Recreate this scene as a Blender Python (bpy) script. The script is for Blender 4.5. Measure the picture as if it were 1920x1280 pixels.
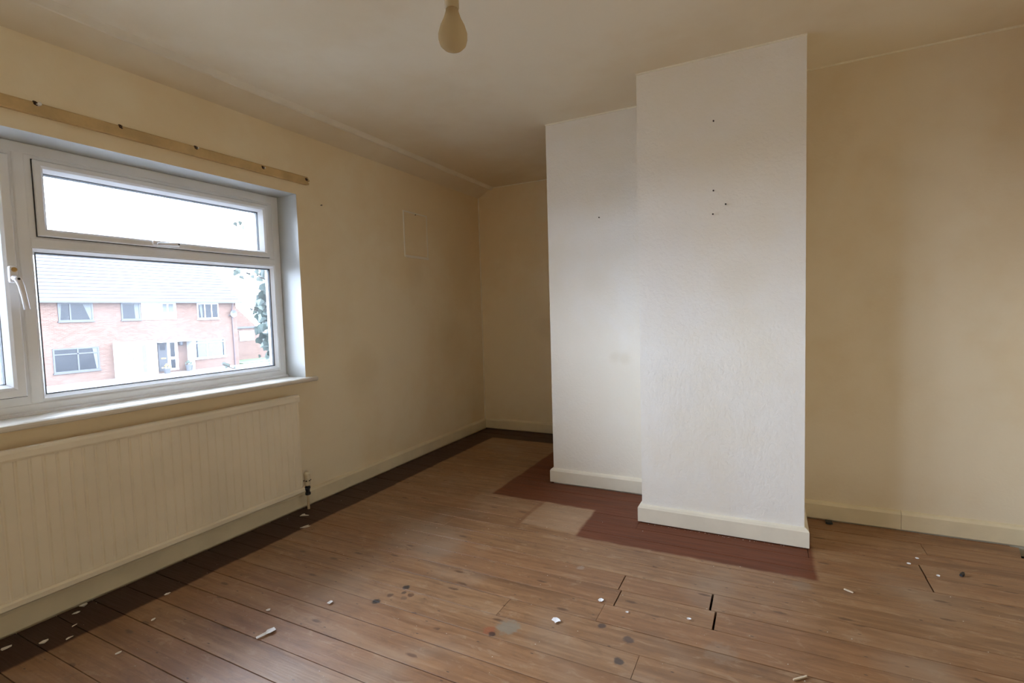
import bpy, bmesh, math, random
from mathutils import Vector, Matrix
random.seed(7)
S = bpy.context.scene
for o in list(bpy.data.objects): bpy.data.objects.remove(o)
COL = S.collection

# ------------------------------------------------------------------ camera
cam = bpy.data.cameras.new('camera'); cam.sensor_width = 36.0; cam.lens = 17.766; cam.clip_start = .02; cam.clip_end = 400
camo = bpy.data.objects.new('camera', cam); COL.objects.link(camo)
CR, CU, CF = (0.89112198, 0.45285419, -0.0287174), (-0.00103877, 0.06532284, 0.99786364), (-0.45376264, 0.8891884, -0.05868103)
camo.matrix_world = Matrix(((CR[0], CU[0], -CF[0], 2.5974), (CR[1], CU[1], -CF[1], 0.0), (CR[2], CU[2], -CF[2], 1.1764), (0, 0, 0, 1)))
S.camera = camo

# ------------------------------------------------------------------ sky and exposure
SKY = 13.5
W = bpy.data.worlds.new('overcast_sky'); S.world = W; W.use_nodes = True
wn, wl = W.node_tree.nodes, W.node_tree.links
wn.clear()
wo = wn.new('ShaderNodeOutputWorld'); wb = wn.new('ShaderNodeBackground'); wt = wn.new('ShaderNodeTexCoord')
ws = wn.new('ShaderNodeSeparateXYZ'); wr = wn.new('ShaderNodeValToRGB')
wl.new(wt.outputs['Generated'], ws.inputs[0]); wl.new(ws.outputs['Z'], wr.inputs[0]); wl.new(wr.outputs[0], wb.inputs[0]); wl.new(wb.outputs[0], wo.inputs[0])
wr.color_ramp.elements[0].position = 0.0; wr.color_ramp.elements[0].color = (.66, .79, 1.0, 1)
wr.color_ramp.elements[1].position = 1.0; wr.color_ramp.elements[1].color = (.78, .90, 1.08, 1)
wb.inputs[1].default_value = SKY
vs = S.view_settings
vs.view_transform = 'Standard'; vs.look = 'None'; vs.gamma = 1.0; vs.use_curve_mapping = False
vs.exposure = 1.24
S.cycles.max_bounces = 20; S.cycles.diffuse_bounces = 16; S.cycles.transparent_max_bounces = 16

# ------------------------------------------------------------------ materials
def lin(c):
    def f(v):
        v /= 255.0
        return v / 12.92 if v <= .04045 else ((v + .055) / 1.055) ** 2.4
    return (f(c[0]), f(c[1]), f(c[2]), 1)

class NT:
    """tiny helper round a node tree"""
    def __init__(s, name):
        s.m = bpy.data.materials.new(name); s.m.use_nodes = True
        s.n, s.l = s.m.node_tree.nodes, s.m.node_tree.links
        s.b = s.n['Principled BSDF']; s.pos = None
    def new(s, t, **kw):
        n = s.n.new('ShaderNode' + t)
        for k, v in kw.items(): setattr(n, k, v)
        return n
    def put(s, sock, v):
        if isinstance(v, bpy.types.NodeSocket): s.l.new(v, sock)
        elif v is not None: sock.default_value = v
    def P(s):
        if s.pos is None: s.pos = s.new('NewGeometry').outputs['Position']
        return s.pos
    def math(s, op, a, b=None, c=None, clamp=False):
        n = s.new('Math', operation=op, use_clamp=clamp); s.put(n.inputs[0], a); s.put(n.inputs[1], b)
        if c is not None: s.put(n.inputs[2], c)
        return n.outputs[0]
    def vec(s, v, scale=(1, 1, 1), off=None):
        n = s.new('VectorMath', operation='MULTIPLY'); s.put(n.inputs[0], v); n.inputs[1].default_value = scale
        if off is None: return n.outputs[0]
        a = s.new('VectorMath', operation='ADD'); s.l.new(n.outputs[0], a.inputs[0]); s.put(a.inputs[1], off); return a.outputs[0]
    def noise(s, v, scale, detail=3, rough=.5, dist=0):
        n = s.new('TexNoise'); s.put(n.inputs['Vector'], v); n.inputs['Scale'].default_value = scale
        n.inputs['Detail'].default_value = detail; n.inputs['Roughness'].default_value = rough; n.inputs['Distortion'].default_value = dist
        return n.outputs['Fac']
    def ramp(s, f, lo, hi, a=0., b=1.):
        n = s.new('MapRange'); n.clamp = True; n.interpolation_type = 'SMOOTHSTEP'; s.put(n.inputs[0], f); s.put(n.inputs[1], lo); s.put(n.inputs[2], hi)
        n.inputs[3].default_value = a; n.inputs[4].default_value = b; return n.outputs[0]
    def mix(s, f, a, b, mode='MIX'):
        n = s.new('Mix', data_type='RGBA', blend_type=mode); s.put(n.inputs[0], f); s.put(n.inputs[6], a); s.put(n.inputs[7], b); return n.outputs[2]
    def bump(s, h, strength=.2, dist=.01):
        n = s.new('Bump'); n.inputs['Strength'].default_value = strength; n.inputs['Distance'].default_value = dist
        s.l.new(h, n.inputs['Height']); s.l.new(n.outputs[0], s.b.inputs['Normal'])
    def base(s, c, rough=.5, metal=0, spec=None):
        s.put(s.b.inputs['Base Color'], c); s.put(s.b.inputs['Roughness'], rough); s.b.inputs['Metallic'].default_value = metal
        if spec is not None: s.b.inputs['Specular IOR Level'].default_value = spec
        return s

def plain(name, c, rough=.5, var=.12, scale=8, bump=0., bscale=120, metal=0, spec=None):
    t = NT(name); n = t.noise(t.P(), scale, 4, .6)
    d = tuple(v * (1 - var) for v in c[:3]) + (1,)
    t.base(t.mix(t.ramp(n, .3, .7), c, d), rough, metal, spec)
    if bump: t.bump(t.noise(t.P(), bscale, 3), bump, .004)
    return t.m

def wall_mat(name, clean, stain, amount=.6, emboss=.06, smudges=()):
    t = NT(name)
    n = t.noise(t.vec(t.P(), (1.0, 1.0, .75)), .9, 4, .5, .3)
    n2 = t.noise(t.P(), 5.5, 4, .6)
    f = t.math('MULTIPLY', t.ramp(t.math('ADD', t.math('MULTIPLY', n, .75), t.math('MULTIPLY', n2, .25)), .40, .62), amount)
    col = t.mix(f, clean, stain)
    for p, r, k in smudges:                # old water marks and scuffs
        dn = t.new('VectorMath', operation='DISTANCE'); t.l.new(t.P(), dn.inputs[0]); dn.inputs[1].default_value = p
        q_ = t.math('ADD', dn.outputs['Value'], t.math('MULTIPLY', t.math('SUBTRACT', n2, .5), r))
        col = t.mix(t.math('MULTIPLY', t.math('SUBTRACT', 1., t.ramp(q_, r * .3, r * 1.1)), k), col, tuple(v * .86 for v in stain[:3]) + (1,))
    t.base(col, .62, 0, .3)
    a = t.noise(t.P(), 55, 4, .55, .6); b = t.noise(t.P(), 9, 3, .5)
    t.bump(t.math('ADD', a, t.math('MULTIPLY', b, 1.2)), emboss, .012)
    return t.m

CREAM = (.86, .765, .565, 1); CSTAIN = (.78, .63, .39, 1)
M = {}
M['wall'] = wall_mat('cream_nicotine_wall', CREAM, CSTAIN, .65, .06, [((0, 2.72, .80), .22, .35), ((0, 3.36, 1.50), .14, .25), ((0, 3.9, .9), .3, .3), ((.75, 4.435, 1.02), .16, .35)])
M['wall_clean'] = wall_mat('pale_emboss_wall', (.85, .825, .77, 1), (.82, .745, .59, 1), .5, .20, [((1.72, 3.161, .87), .05, .35), ((1.78, 3.161, .86), .05, .35), ((2.45, 2.745, 1.30), .12, .2), ((2.56, 2.745, .95), .10, .15), ((1.6, 3.161, 1.35), .12, .18)])
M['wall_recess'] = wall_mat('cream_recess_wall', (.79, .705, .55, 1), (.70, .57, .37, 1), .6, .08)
M['ridge'] = plain('papered_ridge', (.82, .75, .60, 1), .6, .1, 4)
M['patch'] = plain('pale_patch_paint', (.86, .81, .70, 1), .5, .06)
M['ceiling'] = wall_mat('stained_ceiling', (.81, .735, .58, 1), (.69, .565, .37, 1), .5, .04)
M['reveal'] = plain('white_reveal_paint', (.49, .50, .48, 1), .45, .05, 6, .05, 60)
M['caulk'] = plain('pale_caulk', (.90, .85, .70, 1), .6, .08)
M['skirting'] = plain('cream_gloss_skirting', (.80, .70, .49, 1), .38, .10, 5, .05, 40)
M['skirting_lit'] = plain('lit_gloss_skirting', (.82, .76, .62, 1), .38, .08, 5, .05, 40)  # same paint as the cream skirting, coloured paler where more daylight falls
M['radiator'] = plain('cream_radiator_enamel', (.88, .80, .63, 1), .36, .08, 3)
M['upvc'] = plain('white_plastic_frame', (.88, .90, .92, 1), .28, .04, 6)
M['gasket'] = plain('dark_rubber_gasket', (.03, .032, .035, 1), .6)
M['spacer'] = plain('grey_spacer_bar', (.45, .47, .5, 1), .35, .05, metal=.6)
M['handle'] = plain('white_handle_enamel', (.86, .86, .88, 1), .25, .03)
M['lock_button'] = plain('yellowed_lock_button', (.55, .34, .11, 1), .4)
M['dark_hole'] = plain('dark_keyhole', (.02, .02, .02, 1), .6)
M['sill'] = plain('gloss_sill_paint', (.80, .77, .69, 1), .22, .08, 7)
M['batten'] = plain('yellowed_pine_batten', (.66, .47, .22, 1), .45, .25, 7)
M['rust'] = plain('rusty_steel', (.10, .055, .03, 1), .5, .4, 60, metal=.5)
M['white_plastic'] = plain('white_nylon', (.85, .84, .8, 1), .4, .03)
M['brass'] = plain('dark_tarnished_brass', (.05, .05, .055, 1), .35, .4, 60, metal=.6)
M['valve'] = plain('aged_cream_plastic', (.72, .64, .46, 1), .4, .15, 40)
M['pipe'] = plain('cream_painted_pipe', (.66, .53, .34, 1), .4, .2, 30)
M['void'] = plain('dark_underfloor', (.012, .010, .009, 1), .9)
M['paper'] = plain('white_paper_scrap', (.86, .86, .87, 1), .7, .05, 30)
M['flake'] = plain('cream_paint_flake', (.78, .74, .66, 1), .6, .1, 60)
M['splinter'] = plain('pale_wood_splinter', (.70, .58, .42, 1), .6, .15, 60)
M['black_scrap'] = plain('black_rubber_scrap', (.012, .012, .014, 1), .5)
M['nail'] = plain('dark_iron_nail', (.045, .035, .03, 1), .45, .3, 200, metal=.7)

def glass_mat(name, dust_veil=.03, tint=(1, 1, 1, 1)):
    t = NT(name); n = t.n; n.remove(t.b)
    tr = t.new('BsdfTransparent'); tr.inputs[0].default_value = tint
    gl = t.new('BsdfGlossy'); gl.inputs['Roughness'].default_value = .02; gl.inputs[0].default_value = (1, 1, 1, 1)
    fr = t.new('Fresnel'); fr.inputs[0].default_value = 1.35
    m1 = t.new('MixShader'); t.l.new(fr.outputs[0], m1.inputs[0]); t.l.new(tr.outputs[0], m1.inputs[1]); t.l.new(gl.outputs[0], m1.inputs[2])
    tl = t.new('BsdfTranslucent'); tl.inputs[0].default_value = (.9, .9, .92, 1)
    m2 = t.new('MixShader'); f = t.ramp(t.noise(t.P(), 3.0, 5, .6), .3, .75, dust_veil * .6, dust_veil * 1.4)
    t.l.new(f, m2.inputs[0]); t.l.new(m1.outputs[0], m2.inputs[1]); t.l.new(tl.outputs[0], m2.inputs[2])
    t.l.new(m2.outputs[0], n['Material Output'].inputs[0])
    return t.m
M['glass'] = glass_mat('dusty_glare_glass', .009)  # dust film on the panes, also a painted veil for lens glare

def floor_mat():
    t = NT('worn_pine_boards'); P = t.P()
    sx = t.new('SeparateXYZ'); t.l.new(P, sx.inputs[0]); X, Y = sx.outputs[0], sx.outputs[1]
    oi = t.new('ObjectInfo'); rnd = oi.outputs['Random']
    offv = t.new('CombineXYZ'); t.put(offv.inputs[0], t.math('MULTIPLY', rnd, 37.)); t.put(offv.inputs[1], t.math('MULTIPLY', rnd, 11.))
    # grain, stretched along the boards
    g1 = t.noise(t.vec(P, (1.4, 26., 1.), offv.outputs[0]), 1.6, 6, .62, .5)
    g2 = t.noise(t.vec(P, (6., 160., 1.), offv.outputs[0]), 1.0, 3, .6)
    wide = t.noise(P, 1.5, 4, .55, .3)
    c = t.mix(t.ramp(g1, .32, .68), (.315, .172, .080, 1), (.205, .100, .042, 1))
    c = t.mix(t.math('MULTIPLY', t.ramp(g2, .45, .75), .22), c, (.40, .235, .12, 1))
    c = t.mix(t.math('MULTIPLY', t.ramp(rnd, 0, 1), .30), c, (.26, .105, .040, 1))
    g0 = t.noise(t.vec(P, (.55, 7.5, 1.), offv.outputs[0]), 1.0, 4, .6, .4)
    c = t.mix(t.math('MULTIPLY', t.ramp(g0, .52, .68), .55), c, (.135, .062, .026, 1))
    c = t.mix(t.math('MULTIPLY', t.math('SUBTRACT', 1., t.ramp(g0, .34, .46)), .45), c, (.37, .225, .12, 1))
    mo = t.noise(t.vec(P, (5., 11., 1.)), 2.2, 6, .68, .6)
    c = t.mix(t.math('MULTIPLY', t.ramp(mo, .50, .66), .42), c, (.15, .075, .034, 1))
    c = t.mix(t.math('MULTIPLY', t.math('SUBTRACT', 1., t.ramp(mo, .33, .45)), .45), c, (.40, .27, .16, 1))
    # grey worn patches
    worn = t.math('MULTIPLY', t.ramp(wide, .50, .70), .55)
    c = t.mix(worn, c, (.33, .245, .17, 1))
    # knots
    v = t.new('TexVoronoi', voronoi_dimensions='2D'); v.feature = 'F1'; t.l.new(t.vec(P, (2.6, 8.1, 1.), offv.outputs[0]), v.inputs['Vector']); v.inputs['Scale'].default_value = 1.0
    k = t.math('SUBTRACT', 1., t.ramp(t.math('ADD', v.outputs['Distance'], t.math('MULTIPLY', t.noise(P, 60., 2), .05)), .055, .115))
    ksel = t.math('GREATER_THAN', t.noise(t.vec(P, (1, 1, 1)), 4., 1), .50)
    c = t.mix(t.math('MULTIPLY', t.math('MULTIPLY', k, ksel), .75), c, (.085, .035, .016, 1))
    # nail holes and specks
    v2 = t.new('TexVoronoi', voronoi_dimensions='2D'); t.l.new(t.vec(P, (9., 22., 1.)), v2.inputs['Vector']); v2.inputs['Scale'].default_value = 1.0
    sp = t.math('SUBTRACT', 1., t.ramp(v2.outputs['Distance'], .03, .075))
    csep = t.new('SeparateColor'); t.l.new(v2.outputs['Color'], csep.inputs[0])
    sp = t.math('MULTIPLY', sp, t.math('GREATER_THAN', csep.outputs[0], .80))
    c = t.mix(t.math('MULTIPLY', sp, .8), c, (.055, .030, .020, 1))
    # scraped pale strip by the hearth
    def box(x0, x1, y0, y1, s=.012):
        wob = t.math('MULTIPLY', t.math('SUBTRACT', t.noise(P, 6., 4, .6), .5), .035)
        xx, yy = t.math('ADD', X, wob), t.math('ADD', Y, wob)
        a = t.math('MULTIPLY', t.ramp(xx, x0 - s, x0 + s), t.math('SUBTRACT', 1., t.ramp(xx, x1 - s, x1 + s)))
        b = t.math('MULTIPLY', t.ramp(yy, y0 - s, y0 + s), t.math('SUBTRACT', 1., t.ramp(yy, y1 - s, y1 + s)))
        return t.math('MULTIPLY', a, b)
    c = t.mix(t.math('MULTIPLY', t.math('MULTIPLY', box(1.36, 1.70, 2.46, 2.79), t.ramp(t.noise(t.vec(P, (3., 14., 1.)), 2., 4, .6), .25, .6, .35, 1.)), .5), c, (.42, .285, .175, 1))
    c = t.mix(t.math('MULTIPLY', t.math('MULTIPLY', box(.92, 1.34, 2.62, 2.86), t.ramp(t.noise(t.vec(P, (3., 14., 1.)), 2., 4, .6), .35, .65)), .35), c, (.42, .285, .175, 1))
    c = t.mix(t.math('MULTIPLY', box(1.335, 1.36, 2.42, 2.80, .006), .6), c, (.20, .085, .035, 1))
    # dark varnish border left round the edge of a carpet
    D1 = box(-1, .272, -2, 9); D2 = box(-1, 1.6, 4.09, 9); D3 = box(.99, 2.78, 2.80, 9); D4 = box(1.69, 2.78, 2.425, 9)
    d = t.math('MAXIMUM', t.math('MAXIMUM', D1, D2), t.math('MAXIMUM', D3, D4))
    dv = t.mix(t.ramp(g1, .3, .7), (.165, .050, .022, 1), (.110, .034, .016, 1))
    dv = t.mix(t.math('MAXIMUM', D1, D2), dv, (.050, .026, .020, 1))  # same varnish, darkened along window and far walls to paint in the shade
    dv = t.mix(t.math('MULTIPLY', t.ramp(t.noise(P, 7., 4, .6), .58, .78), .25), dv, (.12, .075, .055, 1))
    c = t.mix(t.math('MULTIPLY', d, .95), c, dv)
    # scorch marks and a filler patch
    for (x, y, r, col, a) in [(1.197, 1.671, .022, (.03, .02, .015, 1), .9), (1.172, 1.592, .020, (.09, .04, .02, 1), .8), (1.254, 1.628, .018, (.10, .04, .02, 1), .8),
                              (1.215, 1.632, .014, (.06, .03, .02, 1), .8), (1.153, 1.532, .024, (.025, .018, .012, 1), .95), (1.24, 1.60, .018, (.11, .06, .035, 1), .6),
                              (1.728, 1.606, .058, (.235, .20, .145, 1), .8), (1.672, 1.560, .032, (.27, .085, .035, 1), .8), (1.691, 1.545, .018, (.05, .025, .02, 1), .9),
                              (2.149, 1.596, .022, (.05, .04, .04, 1), .85), (2.151, 1.718, .026, (.07, .045, .04, 1), .8), (2.044, 1.756, .02, (.06, .035, .03, 1), .85),
                              (1.83, 2.13, .022, (.36, .28, .21, 1), .6), (2.45, 1.78, .07, (.30, .22, .15, 1), .4), (2.72, 2.36, .05, (.26, .20, .14, 1), .45)]:
        dn = t.new('VectorMath', operation='DISTANCE'); t.l.new(t.vec(P, (1, 1, 0)), dn.inputs[0]); dn.inputs[1].default_value = (x, y, 0)
        q = t.math('ADD', dn.outputs['Value'], t.math('MULTIPLY', t.math('SUBTRACT', t.noise(P, 45., 3), .5), r * 1.1))
        c = t.mix(t.math('MULTIPLY', t.math('SUBTRACT', 1., t.ramp(q, r * .5, r * .95)), a), c, col)
    ro = t.math('ADD', t.ramp(g2, .3, .7, .38, .52), t.math('MULTIPLY', d, .08))
    t.base(c, ro, 0, .5)
    t.put(t.b.inputs['Specular IOR Level'], t.math('SUBTRACT', .68, t.math('MULTIPLY', d, .48)))
    t.bump(t.math('ADD', t.math('MULTIPLY', g2, .5), g1), .12, .006)
    return t.m
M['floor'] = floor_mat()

def brick_mat(name, c1, c2, mortar):
    t = NT(name); sx = t.new('SeparateXYZ'); t.l.new(t.P(), sx.inputs[0]); cx = t.new('CombineXYZ')
    t.l.new(t.math('ADD', sx.outputs[1], sx.outputs[0]), cx.inputs[0]); t.l.new(sx.outputs[2], cx.inputs[1])
    b = t.new('TexBrick'); t.l.new(cx.outputs[0], b.inputs['Vector']); b.inputs['Scale'].default_value = 1.0
    b.inputs['Brick Width'].default_value = .225; b.inputs['Row Height'].default_value = .075; b.inputs['Mortar Size'].default_value = .006
    b.inputs['Color1'].default_value = c1; b.inputs['Color2'].default_value = c2; b.inputs['Mortar'].default_value = mortar
    t.base(t.mix(t.math('MULTIPLY', t.noise(t.P(), .8, 4), .3), b.outputs[0], c1), .85, 0, .1); return t.m
M['brick'] = brick_mat('red_brick', (.058, .0325, .0245, 1), (.085, .0515, .0395, 1), (.105, .083, .068, 1))
M['roof'] = plain('grey_roof_tile', (.040, .039, .039, 1), .85, .12, 2, spec=.2)
M['gutter'] = plain('dark_gutter', (.012, .012, .016, 1), .5)
M['grey_frame'] = plain('grey_window_frame', (.017, .019, .024, 1), .5)
M['house_white'] = plain('white_cladding', (.30, .30, .30, 1), .5, .05)
M['house_glass'] = plain('house_window_glass', (.008, .010, .013, 1), .15, spec=.12)
M['curtain'] = plain('pale_curtain', (.045, .05, .052, 1), .8, .2, 6)
M['door_dark'] = plain('dark_front_door', (.008, .009, .013, 1), .6)
M['yellow'] = plain('yellow_flowers', (.16, .12, .035, 1), .8, .4, 20)
M['pot'] = plain('grey_plant_pot', (.035, .037, .042, 1), .6)
M['purple'] = plain('plum_downpipe', (.028, .012, .015, 1), .5)
M['dish'] = plain('grey_dish', (.035, .037, .045, 1), .5)
M['grass'] = plain('lawn_grass', (.030, .060, .014, 1), .9, .4, 3)
M['paving'] = plain('pale_paving', (.12, .12, .12, 1), .9, .2, 1)
M['tarmac'] = plain('grey_tarmac', (.09, .09, .092, 1), .9, .2, 1)
M['ivy'] = plain('ivy_leaf', (.016, .038, .027, 1), .45, .5, 30)
M['ivy_pale'] = plain('young_ivy_leaf', (.040, .062, .045, 1), .5, .4, 30)
M['stem'] = plain('brown_stem', (.028, .014, .009, 1), .8, .3, 60)
M['outer_brick'] = M['brick']

def bulb_mat():
    t = NT('frosted_tan_glass'); n = t.n; n.remove(t.b)
    tl = t.new('BsdfTranslucent'); tl.inputs[0].default_value = (.62, .50, .31, 1)
    df = t.new('BsdfDiffuse'); df.inputs[0].default_value = (.55, .44, .27, 1)
    tp = t.new('BsdfTransparent'); tp.inputs[0].default_value = (.90, .82, .66, 1)
    a = t.new('MixShader'); a.inputs[0].default_value = .5; t.l.new(tl.outputs[0], a.inputs[1]); t.l.new(df.outputs[0], a.inputs[2])
    b = t.new('MixShader'); b.inputs[0].default_value = .45; t.l.new(a.outputs[0], b.inputs[1]); t.l.new(tp.outputs[0], b.inputs[2])
    t.l.new(b.outputs[0], n['Material Output'].inputs[0]); return t.m
M['bulb'] = bulb_mat()
M['holder'] = plain('tan_bakelite', (.52, .42, .26, 1), .5, .06)

# ------------------------------------------------------------------ mesh helpers
def obj(name, bm, mat, parent=None, loc=None, smooth=False, bevel=0, kind=None):
    me = bpy.data.meshes.new(name)
    bmesh.ops.recalc_face_normals(bm, faces=bm.faces[:])
    bm.to_mesh(me); bm.free()
    for m in (mat if isinstance(mat, list) else [mat]): me.materials.append(m)
    if smooth:
        for p in me.polygons: p.use_smooth = True
    o = bpy.data.objects.new(name, me); COL.objects.link(o)
    if loc is not None:
        me.transform(Matrix.Translation(-Vector(loc))); o.location = loc
    if parent:
        o.parent = parent
        o.location = Vector(loc or (0, 0, 0)) - world(parent)
    if bevel:
        b = o.modifiers.new('bevel', 'BEVEL'); b.width = bevel; b.segments = 2; b.limit_method = 'ANGLE'
    if kind: o['kind'] = kind
    return o
def world(o):
    v = Vector(o.location)
    while o.parent: o = o.parent; v += Vector(o.location)
    return v
def tag(o, label, cat, group=None):
    o['label'] = label; o['category'] = cat
    if group: o['group'] = group
    return o
def empty(name, loc):
    o = bpy.data.objects.new(name, None); COL.objects.link(o); o.location = loc; o.empty_display_size = .05; return o
def box(bm, x0, x1, y0, y1, z0, z1, mi=0):
    v = [bm.verts.new(c) for c in ((x0, y0, z0), (x1, y0, z0), (x1, y1, z0), (x0, y1, z0), (x0, y0, z1), (x1, y0, z1), (x1, y1, z1), (x0, y1, z1))]
    fs = []
    for q in ((0, 3, 2, 1), (4, 5, 6, 7), (0, 1, 5, 4), (1, 2, 6, 5), (2, 3, 7, 6), (3, 0, 4, 7)):
        f = bm.faces.new([v[i] for i in q]); f.material_index = mi; fs.append(f)
    return fs
def bx(*a):
    bm = bmesh.new(); box(bm, *a); return bm
def prism(bm, pts, axis, a, b):
    """polygon pts (2-D) extruded along axis from a to b"""
    def c(p, t): return {0: (t, p[0], p[1]), 1: (p[0], t, p[1]), 2: (p[0], p[1], t)}[axis]
    A = [bm.verts.new(c(p, a)) for p in pts]; B = [bm.verts.new(c(p, b)) for p in pts]
    bm.faces.new(A[::-1]); bm.faces.new(B)
    n = len(pts)
    for i in range(n): bm.faces.new((A[i], A[(i + 1) % n], B[(i + 1) % n], B[i]))
    return bm
def ring(bm, y0, y1, z0, z1, prof, closed=False):
    """rectangular ring in a plane of constant x: prof = [(inset, x), ...] swept with mitred corners"""
    loops = []
    for d, x in prof:
        loops.append([bm.verts.new(c) for c in ((x, y0 + d, z0 + d), (x, y1 - d, z0 + d), (x, y1 - d, z1 - d), (x, y0 + d, z1 - d))])
    n = len(loops)
    for i in range(n if closed else n - 1):
        A, B = loops[i], loops[(i + 1) % n]
        for j in range(4): bm.faces.new((A[j], A[(j + 1) % 4], B[(j + 1) % 4], B[j]))
    return bm
def lathe(bm, prof, c, seg=20, axis=2):
    rows = []
    for r, h in prof:
        row = []
        for k in range(seg):
            a = 2 * math.pi * k / seg; u, v = r * math.cos(a), r * math.sin(a)
            p = {2: (u, v, h), 0: (h, u, v), 1: (u, h, v)}[axis]
            row.append(bm.verts.new((c[0] + p[0], c[1] + p[1], c[2] + p[2])))
        rows.append(row)
    for a, b in zip(rows, rows[1:]):
        for k in range(seg): bm.faces.new((a[k], a[(k + 1) % seg], b[(k + 1) % seg], b[k]))
    bm.faces.new(rows[0][::-1]); bm.faces.new(rows[-1]); return bm
def tube(bm, pts, r, seg=8):
    pts = [Vector(p) for p in pts]; rows = []
    for i, p in enumerate(pts):
        d = (pts[min(i + 1, len(pts) - 1)] - pts[max(i - 1, 0)]).normalized()
        u = d.orthogonal().normalized(); v = d.cross(u)
        if rows and i:
            pass
        rr = r[i] if isinstance(r, (list, tuple)) else r
        rows.append([bm.verts.new(p + (u * math.cos(2 * math.pi * k / seg) + v * math.sin(2 * math.pi * k / seg)) * rr) for k in range(seg)])
    for a, b in zip(rows, rows[1:]):
        # match nearest start vertex so that the tube does not twist
        s = min(range(seg), key=lambda k: (b[k].co - a[0].co).length)
        for k in range(seg): bm.faces.new((a[k], a[(k + 1) % seg], b[(k + 1 + s) % seg], b[(k + s) % seg]))
        b[:] = b[s:] + b[:s]
    bm.faces.new(rows[0][::-1]); bm.faces.new(rows[-1]); return bm
def sweep(bm, path, prof):
    """prof = [(offset, z)] swept along a floor path; offset goes to the left of the direction of travel"""
    n = len(path); P = [Vector((p[0], p[1])) for p in path]; rows = []
    for i in range(n):
        ns = []
        if i > 0: d = (P[i] - P[i - 1]).normalized(); ns.append(Vector((-d.y, d.x)))
        if i < n - 1: d = (P[i + 1] - P[i]).normalized(); ns.append(Vector((-d.y, d.x)))
        m = ns[0] if len(ns) == 1 else (ns[0] + ns[1]) / (1 + ns[0].dot(ns[1]))
        rows.append([bm.verts.new((P[i].x + m.x * o, P[i].y + m.y * o, z)) for o, z in prof])
    k = len(prof)
    for a, b in zip(rows, rows[1:]):
        for j in range(k): bm.faces.new((a[j], a[(j + 1) % k], b[(j + 1) % k], b[j]))
    bm.faces.new(rows[0]); bm.faces.new(rows[-1][::-1]); return bm

# ------------------------------------------------------------------ room
H = 2.4; D = 4.435; PY = 3.161; CY = 2.745; XP = 1.278; XC0 = 1.973; XC1 = 2.749; XR = 3.75; YB = -.7
WY0, WY1, WZ0, WZ1 = -.30, 2.223, .80, 1.937      # window opening, its unseen left end widened to let in more daylight
TH = .29
bm = bmesh.new()
# window wall: a frame of faces round the opening (the opening's inner faces are painted white)
ys = [YB - .2, WY0, WY1, D + .2]; zs = [-.3, WZ0, WZ1, 2.6]
for i in range(3):
    for j in range(3):
        if i == 1 and j == 1: continue
        for x in (0., -TH):
            f = bm.faces.new([bm.verts.new((x, ys[a], zs[b])) for a, b in ((i, j), (i + 1, j), (i + 1, j + 1), (i, j + 1))])
            f.material_index = 0 if x == 0 else 2
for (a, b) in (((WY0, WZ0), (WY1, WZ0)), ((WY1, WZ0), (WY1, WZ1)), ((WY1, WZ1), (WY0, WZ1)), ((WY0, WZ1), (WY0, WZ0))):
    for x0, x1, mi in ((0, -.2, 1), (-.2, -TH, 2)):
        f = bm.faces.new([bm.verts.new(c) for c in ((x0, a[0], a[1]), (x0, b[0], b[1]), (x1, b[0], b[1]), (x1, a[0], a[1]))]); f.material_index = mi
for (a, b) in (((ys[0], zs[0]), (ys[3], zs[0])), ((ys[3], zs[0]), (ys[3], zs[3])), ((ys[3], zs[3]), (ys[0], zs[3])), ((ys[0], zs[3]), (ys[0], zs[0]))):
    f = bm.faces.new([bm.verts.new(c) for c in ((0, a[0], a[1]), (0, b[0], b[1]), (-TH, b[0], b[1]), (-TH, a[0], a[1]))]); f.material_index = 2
bmesh.ops.remove_doubles(bm, verts=bm.verts[:], dist=1e-5)
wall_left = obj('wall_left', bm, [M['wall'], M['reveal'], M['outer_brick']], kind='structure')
obj('wall_far', bx(-.02, XP + .3, D, D + .2, -.3, 2.6), M['wall'], kind='structure')
obj('wall_partition', bx(XP, XC0 + .1, PY, D + .1, -.3, 2.45), M['wall_clean'], kind='structure')
obj('wall_recess', bx(XC0 + .1, XR + .15, PY, D + .1, -.3, 2.45), M['wall_recess'], kind='structure')
obj('wall_chimney', bx(XC0, XC1, CY, PY + .02, -.3, 2.45), M['wall_clean'], kind='structure')
obj('wall_right', bx(XR, XR + .2, YB - .2, PY + .1, -.3, 2.6), M['wall'], kind='structure')
obj('wall_back', bx(-.02, XR + .1, YB - .2, YB, -.3, 2.6), M['wall'], kind='structure')
bm = bmesh.new()
prism(bm, [(0.0, 2.313), (.156, 2.396), (.159, H), (XR + .1, H), (XR + .1, 2.62), (-.25, 2.62), (-.25, 2.315)], 1, YB - .15, D + .15)
ceiling = obj('ceiling', bm, M['ceiling'], kind='structure')
bm = bmesh.new(); prism(bm, [(.144, 2.3905), (.146, 2.3750), (.158, 2.3765), (.176, 2.3945), (.184, 2.401)], 1, YB, D)
obj('trim_1', bm, M['ridge'], kind='structure')
# pale beads of caulk along the ceiling and in the corner
def bead(n, x0, x1, y0, y1, z0, z1): obj('trim_%d' % n, bx(x0, x1, y0, y1, z0, z1), M['caulk'], kind='structure')
e = .0075
bead(2, .155, XP, D - e, D + .001, H - e, H + .001)
bead(3, XP - .001, XC0, PY - e, PY + .001, H - e, H + .001)
bead(4, XC0 - .001, XC1 + .001, CY - e, CY + .001, H - e, H + .001)
bead(5, XC1, XR, PY - e, PY + .001, H - e, H + .001)
bead(6, -.001, e, D - e, D + .001, .10, 2.33)

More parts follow.
